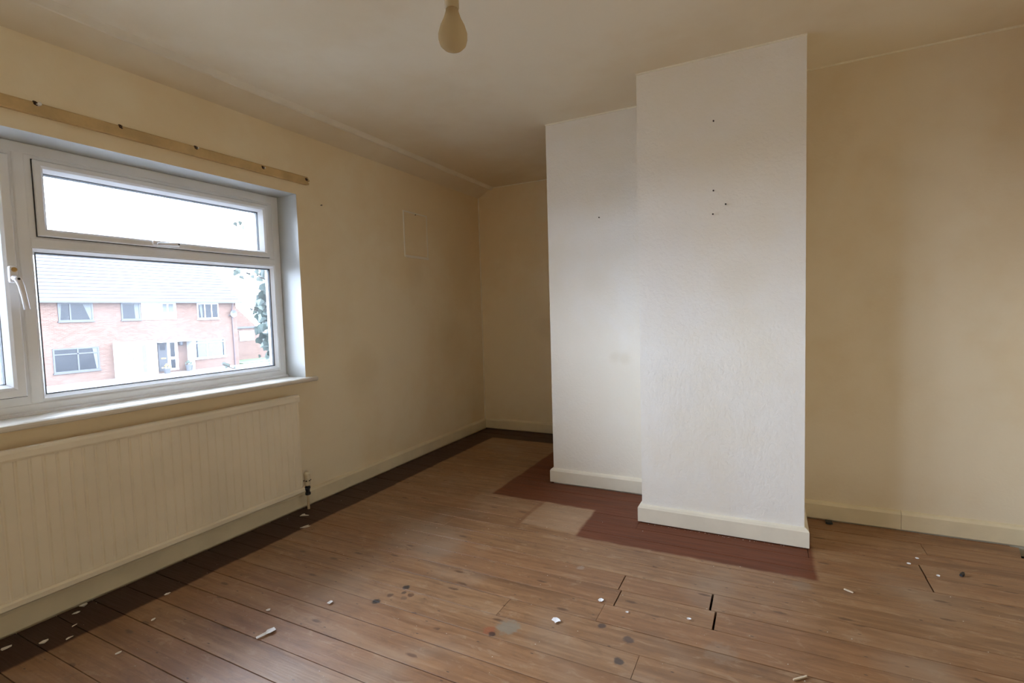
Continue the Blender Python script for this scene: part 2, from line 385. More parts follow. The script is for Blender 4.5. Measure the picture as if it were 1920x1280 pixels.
# floor: dark void underneath, every board its own piece
floor = obj('floor', bx(-.1, XR + .1, YB - .1, D + .1, -.12, -.05), M['void'], kind='structure')
def board(x0, x1, y0, y1, notch=None):
    if x1 - x0 < .02 or y1 - y0 < .012: return
    g = .0014; b = .0010; bm = bmesh.new()
    x0 += g * .6; x1 -= g * .6; y0 += g; y1 -= g
    top = random.uniform(-.0012, .0004)
    # cross-section with eased edges, swept from end to end
    for_x = [(x0, 1), (x1, 1)]
    prof = [(y0, -.024), (y0, top - b), (y0 + b, top), (y1 - b, top), (y1, top - b), (y1, -.024)]
    A = [bm.verts.new((x0, y, z)) for y, z in prof]; B = [bm.verts.new((x1 - (notch or 0) * (y1 - y) / (y1 - y0), y, z)) for y, z in prof]
    bm.faces.new(A[::-1]); bm.faces.new(B)
    for i in range(6): bm.faces.new((A[i], A[(i + 1) % 6], B[(i + 1) % 6], B[i]))
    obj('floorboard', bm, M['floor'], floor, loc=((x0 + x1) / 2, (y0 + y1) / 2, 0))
PITCH = .1233; Y00 = .667
special = {11: [2.033, 2.393], 10: [2.047, 2.415], 9: [2.012], 7: [2.205], 15: [3.19], 16: [3.192], 13: [.98], 19: [], 20: []}
gapw = {2.393: .007, 2.415: .006, 3.19: .004, 3.192: .004, 2.033: .003, 2.047: .003}
def run(x0, x1, y0, y1, cuts, notch=None):
    xs = [x0] + sorted(c for c in cuts if x0 + .1 < c < x1 - .1) + [x1]
    for i in range(len(xs) - 1):
        ga = gapw.get(xs[i], 0) / 2; gb = gapw.get(xs[i + 1], 0) / 2
        board(xs[i] + ga, xs[i + 1] - gb, y0, y1, notch if i == len(xs) - 2 else None)
joists = [.45, .85, 1.25, 1.65, 2.05, 2.45, 2.85, 3.25]
for k in range(-11, 32):
    y0 = Y00 + k * PITCH; y1 = y0 + PITCH
    y0 = max(y0, YB); y1 = min(y1, D - .012)
    if y1 <= y0: continue
    rr = random.Random(k + 50)
    cuts = special.get(k, [rr.choice(joists)] if (k < 1 or k % 5 == 3) else [])
    xl, xr = .02, XR - .01
    if y1 <= CY: run(xl, xr, y0, y1, cuts)
    elif y0 < CY:
        run(xl, XC0 - .012, y0, y1, cuts); board(XC0 - .012, XC1 + .012, y0, CY - .004); run(XC1 + .012, xr, y0, y1, cuts)
    elif y1 <= PY:
        run(xl, XC0 - .002, y0, y1, cuts)
        if k == 19: run(XC1 + .002, 3.645, y0, y1, cuts, .03)
        else: run(XC1 + .002, xr, y0, y1, cuts)
    elif y0 < PY:
        run(xl, XP - .01, y0, y1, cuts); board(XP - .01, XC0 - .002, y0, PY - .016); board(XC1 + .002, 3.615, y0, PY - .016)
    else: run(xl, XP - .008, y0, y1, cuts)

# skirting boards: bevelled top, a dark gap left underneath
SK = [(0.0, .007), (.020, .007), (.020, .083), (.014, .094), (.004, .100), (0.0, .100)]
def skirt(name, path, mat, parent=None):
    return obj(name, sweep(bmesh.new(), path, SK), mat, parent, kind='structure')
skirt('baseboard_left', [(0, D), (0, YB)], M['skirting'])
skirt('baseboard_far', [(XP, D), (0, D)], M['skirting'])
skirt('baseboard_partition', [(XC0, PY), (XP, PY), (XP, D)], M['skirting_lit'])
skirt('baseboard_chimney', [(XC1, PY), (XC1, CY), (XC0, CY), (XC0, PY)], M['skirting_lit'])
br = skirt('baseboard_recess', [(3.199, PY), (XC1, PY)], M['skirting'])
o = obj('skirting_length', sweep(bmesh.new(), [(XR, PY), (3.2005, PY)], SK), M['skirting'], br)
skirt('baseboard_right', [(XR, YB), (XR, PY)], M['skirting'])
skirt('baseboard_back', [(0, YB), (XR, YB)], M['skirting'])

# painted-over patch on the window wall
bm = bmesh.new()
ring(bm, 3.245, 3.555, 1.645, 2.007, [(0, -.001), (.002, .0035), (.016, .0035), (.020, .001), (.05, .0012), (.15, .0012)])
box(bm, -.001, .0015, 3.30, 3.50, 1.70, 1.95)
obj('painted_patch', bm, M['wall'], wall_left)
bm = bmesh.new(); ring(bm, 3.243, 3.557, 1.645, 2.009, [(0, 0), (.003, .006), (.009, .006), (.012, .003)]); obj('patch_rim', bm, M['patch'], wall_left)
obj('patch_ledge', bx(0, .011, 3.245, 3.555, 1.638, 1.652), M['patch'], wall_left)

# ------------------------------------------------------------------ window
FX = -.17; GX = -.205; BK = -.235
LA = (1.000, 2.176, .860, 1.506)     # clear opening of the fixed right-hand light
MU0, MU1 = .958, 1.002
TR0, TR1 = 1.504, 1.548
LM0, LM1 = .315, .365                # second mullion, outside the picture
win = obj('window_1', ring(bmesh.new(), WY0, WY1, WZ0, WZ1, [(0, BK), (0, FX - .004), (.004, FX), (.044, FX), (.050, FX - .008), (.052, FX - .02), (.052, BK)], True), M['upvc'], kind='structure', loc=(FX, (WY0 + WY1) / 2, WZ0))
obj('mullion', bx(BK, FX, MU0, MU1, WZ0 + .048, WZ1 - .040), M['upvc'], win, bevel=.006)
obj('transom', bx(BK, FX, MU1 - .004, WY1 - .042, TR0, TR1), M['upvc'], win, bevel=.006)
obj('mullion', bx(BK, FX, LM0, LM1, WZ0 + .048, WZ1 - .040), M['upvc'], win, bevel=.006)
def pane(y0, y1, z0, z1, parent, x=GX):
    obj('pane', bx(x - .012, x - .008, y0 - .004, y1 + .004, z0 - .004, z1 + .004), M['glass'], parent)
    obj('gasket', ring(bmesh.new(), y0 - .003, y1 + .003, z0 - .003, z1 + .003, [(-.0005, x - .006), (-.0005, x + .011), (.005, x + .009), (.006, x - .006)], True), M['gasket'], parent)
    obj('spacer_bar', ring(bmesh.new(), y0 - .003, y1 + .003, z0 - .003, z1 + .003, [(0, x - .026), (0, x - .015), (.008, x - .015), (.008, x - .026)], True), M['spacer'], parent)
def fixed_light(y0, y1, z0, z1, parent):
    obj('glazing_bead', ring(bmesh.new(), y0, y1, z0, z1, [(-.02, GX - .02), (-.02, FX - .010), (0, FX - .010), (0, FX - .004), (.004, FX - .002), (.018, GX + .010), (.020, GX + .002), (.020, GX - .02)], True), M['upvc'], parent)
    pane(y0 + .020, y1 - .020, z0 + .020, z1 - .020, parent)
def sash(name, y0, y1, z0, z1, wdt):
    obj('rebate', ring(bmesh.new(), y0, y1, z0, z1, [(-.038, BK), (-.038, FX - .003), (.02, FX - .003), (.02, BK)], True), M['upvc'], win)
    s_ = obj(name, ring(bmesh.new(), y0, y1, z0, z1, [(0, FX - .002), (0, FX + .012), (.004, FX + .016), (wdt - .022, FX + .016), (wdt - .012, FX + .008), (wdt, GX + .012), (wdt, GX - .02), (.021, GX - .02)], True), M['upvc'], win, loc=(FX, (y0 + y1) / 2, z0))
    # dark sealing strip showing round the edge of the opening sash
    obj('seal', ring(bmesh.new(), y0 - .003, y1 + .003, z0 - .003, z1 + .003, [(0, FX - .004), (0, FX + .0014), (.006, FX + .0014), (.006, FX - .004)], True), M['gasket'], s_)
    pane(y0 + wdt, y1 - wdt, z0 + wdt, z1 - wdt, s_)
    return s_
top = sash('top_sash', 1.024, 2.140, 1.554, 1.873, .044)
case = sash('casement_sash', .372, .945, .884, 1.873, .052)
fixed_light(*LA, win)
fixed_light(WY0 + .050, LM0 + .002, WZ0 + .060, WZ1 - .050, win)  # left-hand light out of view, added for more daylight
# casement handle: plate, button, lever hanging down
hx = FX + .016
h = obj('window_handle', bx(hx, hx + .022, .912, .940, 1.352, 1.420), M['handle'], case, bevel=.006)
bm = bmesh.new(); lathe(bm, [(.0095, 0), (.0095, .003), (.007, .005)], (hx + .022, .927, 1.405), 14, 0); obj('lock_button', bm, M['lock_button'], h)
bm = bmesh.new(); tube(bm, [(hx + .020, .926, 1.372), (hx + .040, .930, 1.366), (hx + .046, .936, 1.340), (hx + .046, .943, 1.29), (hx + .044, .949, 1.243)], [.012, .013, .011, .010, .011], 10); obj('lever', bm, M['handle'], h, smooth=True)
bm = bmesh.new(); lathe(bm, [(.0045, 0), (.0045, .002)], (hx + .0515, .929, 1.366), 10, 0); obj('keyhole', bm, M['dark_hole'], h)
# top light handle
h2 = obj('window_handle', bx(hx, hx + .016, 1.462, 1.592, 1.559, 1.584), M['handle'], top, bevel=.005)
bm = bmesh.new(); tube(bm, [(hx + .012, 1.578, 1.571), (hx + .030, 1.572, 1.570), (hx + .033, 1.54, 1.568), (hx + .030, 1.475, 1.566)], [.010, .010, .008, .007], 10); obj('lever', bm, M['handle'], h2, smooth=True)
bm = bmesh.new(); lathe(bm, [(.0045, 0), (.0045, .002)], (hx + .037, 1.572, 1.571), 10, 0); obj('keyhole', bm, M['dark_hole'], h2)
# inner sill with rounded nosing and horns, white bead against the frame
bm = bmesh.new()
box(bm, -.175, .0005, WY0, WY1, .775, .803)
prism(bm, [(-.0, .775), (.026, .775), (.036, .780), (.039, .789), (.036, .799), (.026, .804), (0, .804)], 1, WY0 - .08, 2.288)
obj('window_sill', bm, M['sill'], win)
bm = bmesh.new(); prism(bm, [(FX, .803), (FX + .018, .803), (FX + .016, .812), (FX + .004, .818), (FX, .818)], 1, WY0, WY1)
obj('sill_bead', bm, M['upvc'], win)
bm = bmesh.new(); prism(bm, [(-.24, .80), (-.33, .775), (-.33, .755), (-.24, .755)], 1, WY0, WY1)
obj('outer_sill', bm, M['upvc'], win)

# ------------------------------------------------------------------ radiator
rad = empty('radiator', (.07, 1.3, .1))
tag(rad, 'long cream panel radiator with vertical ribs fixed under the window', 'radiator')
RY0, RY1 = .42, 2.098; RZ0, RZ1 = .118, .716
pitch = .0425; n = int((RY1 - RY0 - .03) / pitch)
ysamp = [(RY0, -.012), (RY0 + .004, 0)]
y = RY1 - .012 - n * pitch
for i in range(n + 1):
    ysamp += [(y - .0065, 0), (y - .0025, -.0042), (y + .0025, -.0042), (y + .0065, 0)]; y += pitch
ysamp += [(RY1 - .002, 0), (RY1, -.012)]
zprof = [(RZ0 + .030, .072, 0), (RZ0 + .040, .074, .5), (RZ0 + .052, .074, 1), (RZ1 - .060, .074, 1), (RZ1 - .048, .073, .5), (RZ1 - .042, .072, 0)]
bm = bmesh.new(); rows = []
for z, x, a in zprof: rows.append([bm.verts.new((x + (dx * a if abs(dx) < .01 else dx), yy, z)) for yy, dx in ysamp])
for a, b in zip(rows, rows[1:]):
    for i in range(len(a) - 1): bm.faces.new((a[i], a[i + 1], b[i + 1], b[i]))
box(bm, .046, .066, RY0, RY1 - .001, RZ0 + .02, RZ1 - .03)
obj('ribbed_panel', bm, M['radiator'], rad)
bm = bmesh.new(); prism(bm, [(.042, RZ1 - .044), (.080, RZ1 - .044), (.083, RZ1 - .036), (.082, RZ1 - .014), (.076, RZ1 - .003), (.066, RZ1), (.042, RZ1 - .002)], 1, RY0 - .002, RY1 + .002)
obj('top_rail', bm, M['radiator'], rad)
bm = bmesh.new(); prism(bm, [(.042, RZ0), (.076, RZ0), (.083, RZ0 + .006), (.083, RZ0 + .024), (.076, RZ0 + .031), (.042, RZ0 + .031)], 1, RY0 - .002, RY1 + .006)
obj('bottom_rail', bm, M['radiator'], rad)
for yy in (.75, 1.8): obj('wall_bracket', bx(0.0, .046, yy - .015, yy + .015, .25, .62), M['radiator'], rad)
VY = 2.138; VX = .066
bm = bmesh.new(); lathe(bm, [(.008, .088), (.016, .090), (.016, .104), (.012, .108), (.012, .126), (.016, .128), (.016, .142), (.010, .146)], (VX, VY, 0), 8)
tube(bm, [(VX, VY, .132), (VX, VY - .034, .132)], .0095, 10)
vb = obj('valve', bm, M['brass'], rad)
bm = bmesh.new(); lathe(bm, [(.013, .146), (.018, .150), (.0185, .176), (.017, .178), (.017, .182), (.0185, .184), (.0185, .222), (.014, .230)], (VX, VY, 0), 20)
cap = obj('thermostat_head', bm, M['valve'], vb, smooth=False)
bm = bmesh.new()
for a in range(0, 360, 60):
    r_ = math.radians(a); cx, cy = VX + .0185 * math.cos(r_), VY + .0185 * math.sin(r_); box(bm, cx - .003, cx + .003, cy - .003, cy + .003, .176, .182)
obj('marker_slots', bm, M['dark_hole'], vb)
bm = bmesh.new(); lathe(bm, [(.0078, .0), (.0078, .090)], (VX, VY, 0), 14); obj('pipe', bm, M['pipe'], rad, smooth=False)

# ------------------------------------------------------------------ curtain batten with torn-off fixings
bat = obj('curtain_batten', bmesh.new(), M['batten'])
bm = bmesh.new(); prism(bm, [(0, 2.006), (.017, 2.006), (.019, 2.010), (.019, 2.050), (.016, 2.055), (0, 2.056)], 1, .02, 2.300)
for k, (a, b, l) in enumerate([(2.010, 2.020, .014), (2.021, 2.028, .006), (2.030, 2.040, .018), (2.041, 2.047, .010), (2.048, 2.055, .004)]):
    box(bm, .002, .017, 2.2995, 2.300 + l, a, b)
me = bpy.data.meshes.new('curtain_batten'); bmesh.ops.recalc_face_normals(bm, faces=bm.faces[:]); bm.to_mesh(me); bm.free(); me.materials.append(M['batten']); bat.data = me
tag(bat, 'long yellowed wooden curtain batten with torn fixings above the window', 'batten')
for (yy, zz, white) in [(.981, 2.049, True), (1.275, 2.049, False), (1.607, 2.047, False), (1.986, 2.038, False), (2.290, 2.036, False)]:
    bm = bmesh.new(); lathe(bm, [(.0065, .019), (.005, .021), (.0022, .022), (.0022, .034), (.001, .036)], (0, yy, zz), 10, 0)
    box(bm, .018, .024, yy - .008, yy + .002, zz + .003, zz + .008)
    box(bm, .018, .028, yy + .002, yy + .005, zz - .008, zz - .004)
    f = obj('fixing', bm, M['rust'], bat)
    if white:
        bm = bmesh.new(); lathe(bm, [(.007, .022), (.007, .036), (.005, .038)], (0, yy + .008, zz - .002), 10, 0); obj('nylon_plug', bm, M['white_plastic'], f)
    elif yy != 2.29 and yy != 1.275:
        bm = bmesh.new(); lathe(bm, [(.004, .022), (.004, .032)], (0, yy + .007, zz - .001), 8, 0); obj('nylon_plug', bm, M['white_plastic'], f)

# ------------------------------------------------------------------ pendant bulb
PX, PYy = 1.985, .96
pen = empty('pendant_light', (PX, PYy, H))
tag(pen, 'tan frosted bare bulb in a pendant holder hanging from the ceiling', 'light')
bm = bmesh.new(); lathe(bm, [(.045, H + .001), (.045, H - .012), (.030, H - .026), (.008, H - .032)], (PX, PYy, 0), 24); obj('ceiling_rose', bm, M['holder'], pen)
bm = bmesh.new(); tube(bm, [(PX, PYy, H - .03), (PX, PYy, 1.90)], .0035, 8); obj('cord', bm, M['holder'], pen)
bm = bmesh.new(); lathe(bm, [(.006, 1.905), (.013, 1.895), (.0155, 1.86), (.0155, 1.835), (.014, 1.832)], (PX, PYy, 0), 20); obj('lamp_holder', bm, M['holder'], pen, smooth=True)
bm = bmesh.new(); lathe(bm, [(.013, 1.834), (.0145, 1.826), (.019, 1.812), (.0265, 1.797), (.0315, 1.780), (.0315, 1.770), (.028, 1.758), (.020, 1.750), (.010, 1.746), (.002, 1.745)], (PX, PYy, 0), 28); obj('bulb', bm, M['bulb'], pen, smooth=True)

# ------------------------------------------------------------------ nails left in the walls
def nail(pos, axis, sgn, label):
    bm = bmesh.new(); s = sgn
    lathe(bm, [(.0022, -.004 * s), (.0022, .010 * s), (.0042, .0105 * s), (.0042, .012 * s)], pos, 8, axis)
    tag(obj('wall_nail', bm, M['nail'], loc=pos), label, 'nail')
nail((0, 2.412, 1.901), 0, 1, 'dark nail in the window wall just right of the curtain batten')
nail((.001, 3.394, 1.991), 0, 1, 'dark nail at the top of the painted-over patch on the window wall')
nail((2.351, CY, 2.086), 1, -1, 'highest nail on the white chimney breast')
nail((2.349, CY, 1.748), 1, -1, 'second highest nail in the column of three on the chimney breast')
nail((2.346, CY, 1.633), 1, -1, 'lowest nail in the column of three on the chimney breast')
nail((2.405, CY, 1.675), 1, -1, 'nail standing right of the column of three on the chimney breast')
nail((1.634, PY, 1.757), 1, -1, 'single nail on the white wall left of the chimney breast')

# ------------------------------------------------------------------ scraps on the floor
def scrap(name, x, y, pts, mat, label, cat, group=None, th=.0012, curl=.004, rot=0):
    bm = bmesh.new(); c, s = math.cos(rot), math.sin(rot)
    P2 = [(x + px * c - py * s, y + px * s + py * c) for px, py in pts]
    z0 = .0012
    A = [bm.verts.new((p[0], p[1], z0 + curl * abs(math.sin(3 * i + x * 40)))) for i, p in enumerate(P2)]
    B = [bm.verts.new((v.co.x, v.co.y, v.co.z + th)) for v in A]
    cb = bm.verts.new((x, y, z0)); ct = bm.verts.new((x, y, z0 + th)); n_ = len(A)
    for i in range(n_):
        j = (i + 1) % n_
        bm.faces.new((A[j], A[i], cb)); bm.faces.new((B[i], B[j], ct)); bm.faces.new((A[i], A[j], B[j], B[i]))
    o = obj(name, bm, mat, loc=(x, y, 0)); tag(o, label, cat, group); return o
def blob(r, n=7, a=1.0, seed=0):
    q = random.Random(seed); return [(r * a * q.uniform(.65, 1.1) * math.cos(2 * math.pi * i / n), r * q.uniform(.65, 1.1) * math.sin(2 * math.pi * i / n)) for i in range(n)]
strip = [(-.036, -.008), (.004, -.010), (.012, -.014), (.034, -.012), (.036, .008), (.012, .012), (.002, .004), (-.034, .003)]
scrap('paper_scrap', .922, 1.190, strip, M['paper'], 'torn strip of white paper on the bare boards, largest scrap on the floor', 'scrap', rot=1.35, curl=.006)
scrap('paper_scrap', .135, 2.045, [(-.022, -.012), (.006, -.004), (.028, -.003), (.028, .004), (.004, .007), (-.010, .022), (-.020, .014)], M['flake'], 'three-pointed pale scrap on the dark border below the radiator valve', 'scrap', rot=.35)
scrap('paper_scrap', .281, 1.928, [(-.03, -.008), (-.004, -.003), (.012, -.016), (.026, -.006), (.012, .004), (.018, .016), (-.006, .010)], M['flake'], 'crumpled pale scrap at the edge of the dark border near the radiator valve', 'scrap', rot=.9, curl=.008)
scrap('paint_flake', .987, 1.44, blob(.0145, 8, .8, 1), M['paper'], 'round white flake between the big paper strip and the scorch marks', 'flake')
scrap('paint_flake', .793, 1.30, blob(.012, 7, .8, 2), M['flake'], 'small pale flake lying left above the big paper strip', 'flake')
scrap('paint_flake', .054, .992, blob(.018, 8, .55, 3), M['flake'], 'pale flake against the skirting under the middle of the radiator', 'flake', curl=.01)
scrap('paint_flake', .080, .955, blob(.018, 7, .4, 4), M['flake'], 'grey sliver on the dark border just left of the flake by the skirting', 'flake')
scrap('paint_flake', .113, .730, blob(.018, 7, .7, 5), M['flake'], "pale flake on the dark border at the photo's left edge", 'flake')
scrap('paint_flake', .208, .806, blob(.017, 6, .6, 6), M['flake'], 'crooked pale flake on the dark border, second from the left edge', 'flake', curl=.009)
scrap('paint_flake', .177, .910, blob(.012, 7, .5, 7), M['flake'], 'tiny flake in the middle of the dark border under the radiator', 'flake')
scrap('paint_flake', .257, .862, blob(.014, 6, .5, 8), M['flake'], 'tiny flake on the edge of the dark border, third from the left', 'flake')
scrap('paint_flake', .284, 1.194, blob(.014, 6, .6, 9), M['flake'], 'pale flake on the edge of the dark border below the radiator centre', 'flake')
scrap('paint_flake', .430, 1.062, blob(.010, 6, .7, 10), M['flake'], 'small cream flake on the orange boards in front of the dark border', 'flake')
scrap('paint_flake', .532, .893, blob(.013, 7, .5, 11), M['flake'], 'cream flake on the orange boards nearest the lower left corner', 'flake')
scrap('paint_flake', 1.992, 1.912, blob(.013, 7, 1, 12), M['paper'], 'white flake just left of the brown board joint', 'flake')
scrap('paint_flake', 1.878, 1.713, [(-.018, -.004), (-.004, -.010), (.002, -.019), (.010, -.006), (.018, .0), (.008, .010), (-.004, .014), (-.016, .008)], M['paper'], 'cross-shaped white flake in the middle of the near boards', 'flake')
scrap('paint_flake', 2.108, 1.873, blob(.007, 6, 1, 14), M['paper'], 'tiny white flake right of the brown board joint', 'flake')
scrap('paint_flake', 2.329, 1.925, blob(.008, 6, 1, 15), M['paper'], 'tiny white flake left of the black board joint', 'flake')
scrap('paint_flake', 3.154, 2.749, blob(.010, 7, 1, 16), M['paper'], 'white flake left of the saw cut in the boards on the right', 'flake')
scrap('paint_flake', 3.198, 2.815, blob(.008, 6, 1, 17), M['paper'], 'white flake at the top end of the saw cut on the right', 'flake')
scrap('paint_flake', 3.240, 2.672, blob(.008, 6, 1, 18), M['paper'], 'white flake right of the saw cut on the right', 'flake')
scrap('wood_splinter', 2.886, 2.384, [(-.017, -.003), (.0, -.0035), (.017, -.0025), (.017, .0025), (.0, .0035), (-.016, .0025)], M['splinter'], 'pale splinter right below the corner of the dark hearth stain', 'splinter', rot=-.55, th=.004, curl=.001)
scrap('wood_splinter', 2.684, 1.752, [(-.026, -.002), (.0, -.004), (.026, -.003), (.027, .002), (.0, .003), (-.025, .002)], M['splinter'], "pale splinter on the near boards at the photo's bottom edge", 'splinter', rot=.75, th=.004, curl=.001)
scrap('black_scrap', 3.332, 2.718, [(-.018, -.008), (.004, -.006), (.018, .002), (.016, .008), (-.004, .006), (-.016, .004)], M['black_scrap'], 'small black scrap on the boards right of the saw cut', 'scrap', rot=.9, th=.008, curl=.001)
bm = bmesh.new(); box(bm, -.016, .016, -.018, .018, 0, .010); box(bm, -.010, .010, -.022, .010, 0, .006)
o = obj('black_stub', bm, M['black_scrap'], bevel=.002); o.location = (2.882, 3.108, .0005)
tag(o, 'small black rubber stub on the boards against the recess skirting', 'stub')
bm = bmesh.new(); q = random.Random(3)
for i in range(170):
    x, y = q.uniform(.05, 3.5), q.uniform(.75, 2.7)
    if i < 40: x, y = q.uniform(1.98, 2.72), CY - .022 - abs(q.gauss(0, .006))
    r = q.uniform(.001, .0026); z = .0008
    vs_ = [bm.verts.new((x + r * math.cos(a), y + r * math.sin(a) * .7, z)) for a in (0, 1.6, 3.1, 4.6)]; t_ = bm.verts.new((x, y, z + r * .8))
    bm.faces.new(vs_[::-1])
    for k in range(4): bm.faces.new((vs_[k], vs_[(k + 1) % 4], t_))
tag(obj('plaster_crumbs', bm, M['flake'], kind='stuff'), 'tiny pale crumbs of plaster scattered over the floorboards', 'crumbs')

# ------------------------------------------------------------------ outside: street and the houses opposite
GZ = -2.66; HX = -38.0
def hy(y): return y * 1.97
def hz(z): return 1.1764 + (z - 1.1764) * 1.97
obj('ground', bx(-140, -.6, -90, 120, GZ - .5, GZ - .06), M['tarmac'], kind='structure')
obj('pavement', bx(-37.9, -27, -40, 60, GZ - .06, GZ), M['paving'], kind='structure')
obj('lawn', prism(bmesh.new(), [(-60, GZ + .5), (-41.2, GZ + .12), (-38.2, GZ + .02), (-38.2, GZ - .1), (-60, GZ - .1)], 1, 28.4, 60), M['grass'], kind='structure')
house = empty('terraced_house', (HX, 18, GZ))
tag(house, 'long red brick terraced house with grey tiled roof across the street', 'house')
obj('brick_wall', bx(HX - 8, HX, -2, 27.9, GZ - .1, 2.62), M['brick'], house)
# roof with a step for every course of tiles
bm = bmesh.new(); ex, ez = HX + .35, 2.66; sl = math.radians(40); NC = 15; cl = .40; pts = []
for i in range(NC):
    d0, d1 = i * cl, (i + 1) * cl
    pts.append((ex - d0 * math.cos(sl) + .012, ez + d0 * math.sin(sl) + .030)); pts.append((ex - d1 * math.cos(sl) + .0, ez + d1 * math.sin(sl)))
rx, rz = pts[-1]; pts += [(rx - (rz - ez) / math.tan(sl), ez), ]
prism(bm, pts, 1, -2.3, 28.15)
obj('tiled_roof', bm, M['roof'], house)
obj('gutter', bx(ex - .06, ex + .08, -2.3, 28.2, 2.58, 2.70), M['gutter'], house)
obj('soffit', bx(HX - .01, ex - .05, -2.3, 28.15, 2.60, 2.65), M['house_white'], house)
def hwin(y0, y1, z0, z1, mat, bars=(), tbar=None, curt=()):
    Y0, Y1, Z0, Z1 = hy(y0), hy(y1), hz(z0), hz(z1); x = HX
    f = obj('window_frame', ring(bmesh.new(), Y0, Y1, Z0, Z1, [(0, x - .05), (0, x + .05), (.09, x + .05), (.09, x - .05)], True), mat, house)
    obj('pane', bx(x + .006, x + .016, Y0 + .05, Y1 - .05, Z0 + .05, Z1 - .05), M['house_glass'], f)
    for b in bars: obj('glazing_bar', bx(x + .005, x + .055, hy(b) - .04, hy(b) + .04, Z0 + .05, Z1 - .05), mat, f)
    if tbar: obj('glazing_bar', bx(x + .005, x + .055, Y0 + .05, Y1 - .05, hz(tbar) - .035, hz(tbar) + .035), mat, f)
    for a, b, c in curt:                          # a curtain swept to one side behind the pane, proud of it by a little
        bm = bmesh.new(); prism(bm, [(hy(a), Z1 - .09), (hy(b), Z1 - .09), (hy(b), Z0 + .1), (hy(c), Z0 + .1)], 0, x + .016, x + .024); obj('curtain', bm, M['curtain'], f)
    obj('ledge', bx(x, x + .1, Y0 - .05, Y1 + .05, Z0 - .07, Z0), mat, f)
hwin(7.98, 8.94, 1.28, 1.90, M['grey_frame'], (8.30,), None, [(8.66, 8.90, 8.84), (8.08, 8.02, 8.03)])
hwin(9.78, 10.40, 1.28, 1.90, M['grey_frame'], (), None, [(10.20, 10.36, 10.22)])
hwin(7.755, 9.025, -.40, .40, M['grey_frame'], (8.42,), .20, [(8.84, 8.98, 8.92)])
hwin(12.47, 13.36, 1.25, 1.89, M['house_white'], (12.78, 13.06), None, [(12.56, 12.68, 12.62)])
hwin(12.28, 13.55, -.35, .42, M['house_white'], (12.78,), .28, [(12.40, 12.76, 12.40), (12.82, 13.45, 12.82)])
hwin(5.6, 6.7, 1.28, 1.90, M['grey_frame'], (6.1,), None)
hwin(5.2, 6.6, -.40, .40, M['grey_frame'], (5.9,), .20)
# white cladding panel with a white window in it
cl_ = obj('cladding_panel', bx(HX - .01, HX + .04, hy(10.43), hy(11.66), hz(1.265), hz(1.89)), M['house_white'], house)
for a, b in ((11.17, 11.32), (11.38, 11.56)): obj('pane', bx(HX + .03, HX + .05, hy(a), hy(b), hz(1.55), hz(1.85)), M['curtain'], cl_)
# white porch with door and side light (left), dark door in an open porch (right)
por = obj('porch', bx(HX - .01, HX + .5, hy(9.45), hy(10.75), GZ, hz(.50)), M['house_white'], house)
obj('side_light', bx(HX + .49, HX + .515, hy(10.24), hy(10.37), hz(-.65), hz(.36)), M['curtain'], por)
for yy in (9.79, 9.93): obj('door_glass', bx(HX + .49, HX + .512, hy(yy), hy(yy + .03), hz(-.19), hz(.19)), M['pot'], por)
obj('porch_canopy', bx(HX - .01, HX + .9, hy(10.78), hy(12.08), hz(.405), hz(.47)), M['house_white'], house)
for yy in (11.98,): obj('porch_side', bx(HX - .01, HX + .7, hy(yy), hy(yy + .07), GZ, hz(.41)), M['house_white'], house)
dr = obj('front_door', bx(HX - .01, HX + .06, hy(10.90), hy(11.22), hz(-.70), hz(.37)), M['door_dark'], house)
obj('door_window', bx(HX + .05, HX + .07, hy(10.97), hy(11.15), hz(.10), hz(.32)), M['house_glass'], dr)
obj('letter_plate', bx(HX + .05, HX + .08, hy(10.98), hy(11.16), hz(-.24), hz(-.19)), M['yellow'], dr)
fr = obj('door_surround', bx(HX - .01, HX + .05, hy(11.22), hy(11.62), hz(-.70), hz(.40)), M['house_white'], house)
for a, b in ((-.62, -.28), (-.18, .36)): obj('pane', bx(HX + .04, HX + .06, hy(11.335), hy(11.50), hz(a), hz(b)), M['house_glass'], fr)
bm = bmesh.new(); lathe(bm, [(.05, -.2), (.14, -.12), (.14, .1), (.06, .2)], (HX + .16, hy(11.72), hz(.33)), 10); obj('wall_lantern', bm, M['dish'], house)
bm = bmesh.new(); tube(bm, [(HX + .08, hy(13.95), GZ), (HX + .08, hy(13.93), 2.0), (HX + .25, hy(13.93), 2.6)], .05, 8); obj('downpipe', bm, M['purple'], house)
bm = bmesh.new(); lathe(bm, [(.05, .22), (.30, .30), (.30, .32), (.05, .25)], (HX, hy(13.93), hz(1.44)), 18, 0); tube(bm, [(HX - .02, hy(13.80), hz(1.36)), (HX + .24, hy(13.93), hz(1.44))], .03, 6); obj('satellite_dish', bm, M['dish'], house)
def pot(x, y, r, h, lab, flower):
    p_ = empty('potted_plant', (x, y, GZ)); tag(p_, lab, 'plant')
    bm = bmesh.new(); lathe(bm, [(r * .7, GZ), (r, GZ + h), (r * 1.08, GZ + h), (r * 1.08, GZ + h + .04)], (x, y, 0), 14); obj('pot', bm, M['pot'], p_)
    bm = bmesh.new(); q = random.Random(int(y * 10))
    for i in range(26):
        a, b = q.uniform(0, 6.28), q.uniform(0, 1); c = Vector((x + r * 1.25 * b * math.cos(a), y + r * 1.25 * b * math.sin(a), GZ + h + .08 + (1 - b) * .28))
        s = q.uniform(.05, .10); u = Vector((q.uniform(-1, 1), q.uniform(-1, 1), q.uniform(-.3, 1))).normalized(); w = u.orthogonal().normalized() * s; v = u.cross(w)
        bm.faces.new([bm.verts.new(c + k) for k in (w, v, -w, -v)])
    obj('foliage', bm, flower, p_)
